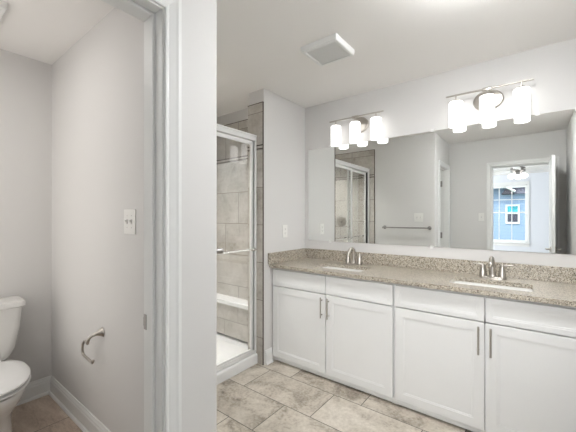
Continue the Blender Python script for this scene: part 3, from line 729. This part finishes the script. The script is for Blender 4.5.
# ------------------------------------------------------------------ ceiling vents
def vent(x0, x1, y0, y1, label):
    t = thing('ceiling_vent', label, 'vent', ((x0 + x1) / 2, (y0 + y1) / 2, CZ), 'square exhaust fan covers')
    cx, cy, hx, hy = (x0 + x1) / 2, (y0 + y1) / 2, (x1 - x0) / 2, (y1 - y0) / 2
    bm = nb(); w = 0.028
    L = [rrect(cx, cy, hx, hy, .008, CZ, 3), rrect(cx, cy, hx - .002, hy - .002, .008, CZ - .030, 3), rrect(cx, cy, hx - .007, hy - .007, .006, CZ - .036, 3), rrect(cx, cy, hx - w + .004, hy - w + .004, .004, CZ - .036, 3), rrect(cx, cy, hx - w, hy - w, .003, CZ - .022, 3)]
    loft(bm, L, False, False); link('frame', bm, M['trim'], t)
    bm = nb(); box(bm, x0 + w, x1 - w, y0 + w, y1 - w, CZ - .016, CZ - .012); link('back_panel', bm, M['ventin'], t)
    bm = nb(); n = 17
    for i in range(n):
        yy = y0 + w + (y1 - y0 - 2 * w) * (i + .5) / n
        box(bm, x0 + w, x1 - w, yy - .0035, yy + .0035, CZ - .031, CZ - .0165)
    link('grille', bm, M['trim'], t)
vent(0.640, 0.912, -0.982, -0.722, 'square white exhaust vent on the main bathroom ceiling')
vent(-0.601, -0.333, -2.59, -2.285, 'square white exhaust vent on the toilet room ceiling, cut by the photo edge')
def added_disc_lamp(x, y, r, mat, label, drop=0.0):
    t = thing('added_ceiling_lamp', label, 'added ceiling lamp', (x, y, CZ)); T_ = Matrix.Translation((x, y, CZ))
    bm = nb(); lathe(bm, [(r + .018, 0), (r + .018, -0.008), (r + .012, -0.018), (r, -0.020), (r, -0.012)], 32, T_, cap=False); link('added_trim_ring', bm, M['trim'], t, True)
    bm = nb(); lathe(bm, [(r, -0.012), (r - .004, -0.019 - drop), (r - .02, -0.022 - drop), (0.0, -0.024 - drop)], 32, T_, cap=False); link('lens', bm, mat, t, True)  # glowing lens of the added ceiling lamp
added_disc_lamp(1.72, -1.17, 0.12, M['disc'], 'added unseen white drum lamp over the middle of the bathroom floor', 0.046)  # added out of view to brighten the bathroom
added_disc_lamp(-0.24, -2.645, 0.08, M['added_wclamp'], 'flat round ceiling lamp added out of view in the toilet room')  # unseen lamp added overhead, where the shadows below point
dn = thing('added_shower_light', 'added unseen round surface downlight on the shower ceiling', 'added ceiling lamp', (-0.6, -1.25, CZ)); T_ = Matrix.Translation((-0.6, -1.25, CZ))  # added to brighten the shower tile; deep baffle keeps its beam inside
bm = nb(); lathe(bm, [(0.064, 0), (0.064, -0.080), (0.060, -0.084), (0.056, -0.080), (0.056, -0.006)], 32, T_, cap=False); link('added_baffle', bm, M['trim'], dn, True)
bm = nb(); lathe(bm, [(0.055, -0.004), (0.050, -0.010), (0.0, -0.012)], 32, T_, cap=False); link('lens', bm, M['can'], dn, True)  # glowing lens of the added shower light
# ------------------------------------------------------------------ toilet
TY = -2.345
to = thing('toilet', 'white two-piece toilet with closed lid against the toilet room wall', 'toilet', (-0.6, TY, 0))
bm = nb()
def tl(x0, x1, hy, r, z): return rrect((x0 + x1) / 2, TY, (x1 - x0) / 2, hy, r, z, 5)
loft(bm, [tl(-0.93, -0.79, 0.150, 0.045, 0.392), tl(-0.935, -0.780, 0.165, 0.05, 0.41), tl(-0.945, -0.768, 0.185, 0.05, 0.46), tl(-0.95, -0.757, 0.206, 0.045, 0.60), tl(-0.952, -0.752, 0.214, 0.04, 0.721)])
link('tank', bm, M['porc'], to, True)
bm = nb()
loft(bm, [tl(-0.954, -0.745, 0.218, 0.035, 0.722), tl(-0.956, -0.738, 0.227, 0.035, 0.730), tl(-0.956, -0.738, 0.227, 0.035, 0.754), tl(-0.952, -0.743, 0.222, 0.03, 0.762), tl(-0.93, -0.765, 0.19, 0.03, 0.765)])
link('tank_lid', bm, M['porc'], to, True)
bm = nb(); lathe(bm, [(0.014, 0), (0.014, 0.012), (0.0, 0.013)], 16, Matrix.Translation((-0.752, TY - .15, 0.69)) @ Matrix.Rotation(PI / 2, 4, 'Y'), cap=False); tube(bm, [(-0.742, TY - .15, 0.69), (-0.735, TY - .11, 0.685), (-0.735, TY - .075, 0.68)], 0.006, 8)
link('flush_lever', bm, M['chrome'], to, True)
def egg(xb, xf, hw, z, k=40, flat=0.72):
    """elongated bowl outline from hinge end xb to tip xf"""
    out = []; xm = xb + (xf - xb) * 0.42
    for i in range(k):
        a = 2 * PI * i / k; c, s = math.cos(a), math.sin(a)
        x = xm + (xf - xm) * c if c > 0 else xm + (xm - xb) * math.copysign(abs(c) ** 0.62, c)
        out.append((x, TY + hw * math.copysign(abs(s) ** (0.95 if c > 0 else 0.72), s), z * 0.975))
    return out
bm = nb()
loft(bm, [egg(-0.80, -0.36, 0.128, 0.0), egg(-0.80, -0.36, 0.128, 0.02), egg(-0.79, -0.375, 0.120, 0.05), egg(-0.79, -0.365, 0.118, 0.16), egg(-0.80, -0.34, 0.126, 0.23), egg(-0.83, -0.285, 0.162, 0.295), egg(-0.90, -0.245, 0.183, 0.345), egg(-0.93, -0.235, 0.184, 0.372), egg(-0.93, -0.238, 0.182, 0.384), egg(-0.92, -0.25, 0.170, 0.387)])
link('bowl', bm, M['porc'], to, True)
bm = nb(); loft(bm, [egg(-0.70, -0.236, 0.176, 0.3955), egg(-0.705, -0.228, 0.184, 0.398), egg(-0.705, -0.228, 0.184, 0.404), egg(-0.70, -0.234, 0.178, 0.406)])
link('seat', bm, M['acryl'], to, True)
bm = nb(); loft(bm, [egg(-0.71, -0.240, 0.174, 0.4165), egg(-0.715, -0.230, 0.183, 0.419), egg(-0.715, -0.230, 0.183, 0.428), egg(-0.705, -0.242, 0.172, 0.434), egg(-0.68, -0.28, 0.14, 0.437)])
link('lid', bm, M['acryl'], to, True)
for s in (-1, 1):
    bm = nb(); box(bm, -0.735, -0.700, TY + s * .075 - .022, TY + s * .075 + .022, 0.392, 0.430, 0.008, 2); link('hinge', bm, M['acryl'], to)

# ------------------------------------------------------------------ toilet paper holder
tp = thing('paper_holder', 'curved nickel toilet paper holder without paper on the toilet room wall', 'toilet paper holder', (-0.075, YW, 0.645))
yo = -1.987
bm = nb()
pts = smooth_path([(-0.075, YW, 0.648), (-0.078, YW - .02, 0.646), (-0.084, YW - .045, 0.640), (-0.092, yo, 0.625), (-0.105, yo - .002, 0.598)], 5); n = len(pts)
tube(bm, pts, [0.029 - 0.020 * min(1, i / 8) for i in range(n)], 14)
link('post', bm, M['nickel'], tp, True)
bm = nb()
tube(bm, smooth_path([(-0.108, yo, 0.592), (-0.130, yo, 0.598), (-0.155, yo, 0.594), (-0.180, yo, 0.570), (-0.187, yo, 0.545), (-0.184, yo, 0.520), (-0.165, yo, 0.512), (-0.10, yo, 0.507), (-0.052, yo, 0.503), (-0.040, yo, 0.508), (-0.036, yo, 0.520)], 5), 0.0076, 12)
link('roll_arm', bm, M['nickel'], tp, True)

# ------------------------------------------------------------------ bedroom ceiling fan
FX, FY = 1.645, -5.25
fan = thing('ceiling_fan', 'white ceiling fan with glass lamps in the bedroom, seen in the mirror', 'ceiling fan', (FX, FY, CZ))
T0 = Matrix.Translation((FX, FY, CZ - 0.075))
bm = nb(); lathe(bm, [(0.07, CZ), (0.06, CZ - .03), (0.018, CZ - .045), (0.016, CZ - 0.08)], 20, Matrix.Translation((FX, FY, 0))); link('ceiling_mount', bm, M['dknickel'], fan, True)
bm = nb(); lathe(bm, [(0.075, 0), (0.075, -0.03), (0.12, -0.05), (0.13, -0.075), (0.13, -0.12), (0.10, -0.145), (0.07, -0.15), (0.065, -0.19), (0.0, -0.195)], 28, T0, cap=False); link('motor_housing', bm, M['dknickel'], fan, True)
for k in range(5):
    a = 2 * PI * k / 5 + 0.35
    bm = nb(); loft(bm, [[(0.12, -.05, -.004), (0.2, -.065, -.004), (0.62, -.07, -.004), (0.64, -.05, -.004), (0.64, .05, -.004), (0.62, .07, -.004), (0.2, .065, -.004), (0.12, .05, -.004)], [(0.12, -.05, .004), (0.2, -.065, .004), (0.62, -.07, .004), (0.64, -.05, .004), (0.64, .05, .004), (0.62, .07, .004), (0.2, .065, .004), (0.12, .05, .004)]])
    bmesh.ops.transform(bm, matrix=T0 @ Matrix.Translation((0, 0, -0.1)) @ Matrix.Rotation(a, 4, 'Z') @ Matrix.Rotation(math.radians(12), 4, 'X'), verts=bm.verts[:])
    link('blade', bm, M['trim'], fan)
for k in range(3):
    a = 2 * PI * k / 3 + PI / 6
    mt = T0 @ Matrix.Rotation(a, 4, 'Z') @ Matrix.Translation((0.085, 0, -0.175)) @ Matrix.Rotation(math.radians(-38), 4, 'Y')
    bm = nb(); lathe(bm, [(0.02, 0.0), (0.03, -0.02), (0.052, -0.05), (0.058, -0.08), (0.05, -0.105), (0.03, -0.115), (0.0, -0.117)], 20, mt, cap=False); link('lamp_shade', bm, M['fanlamp'], fan, True)
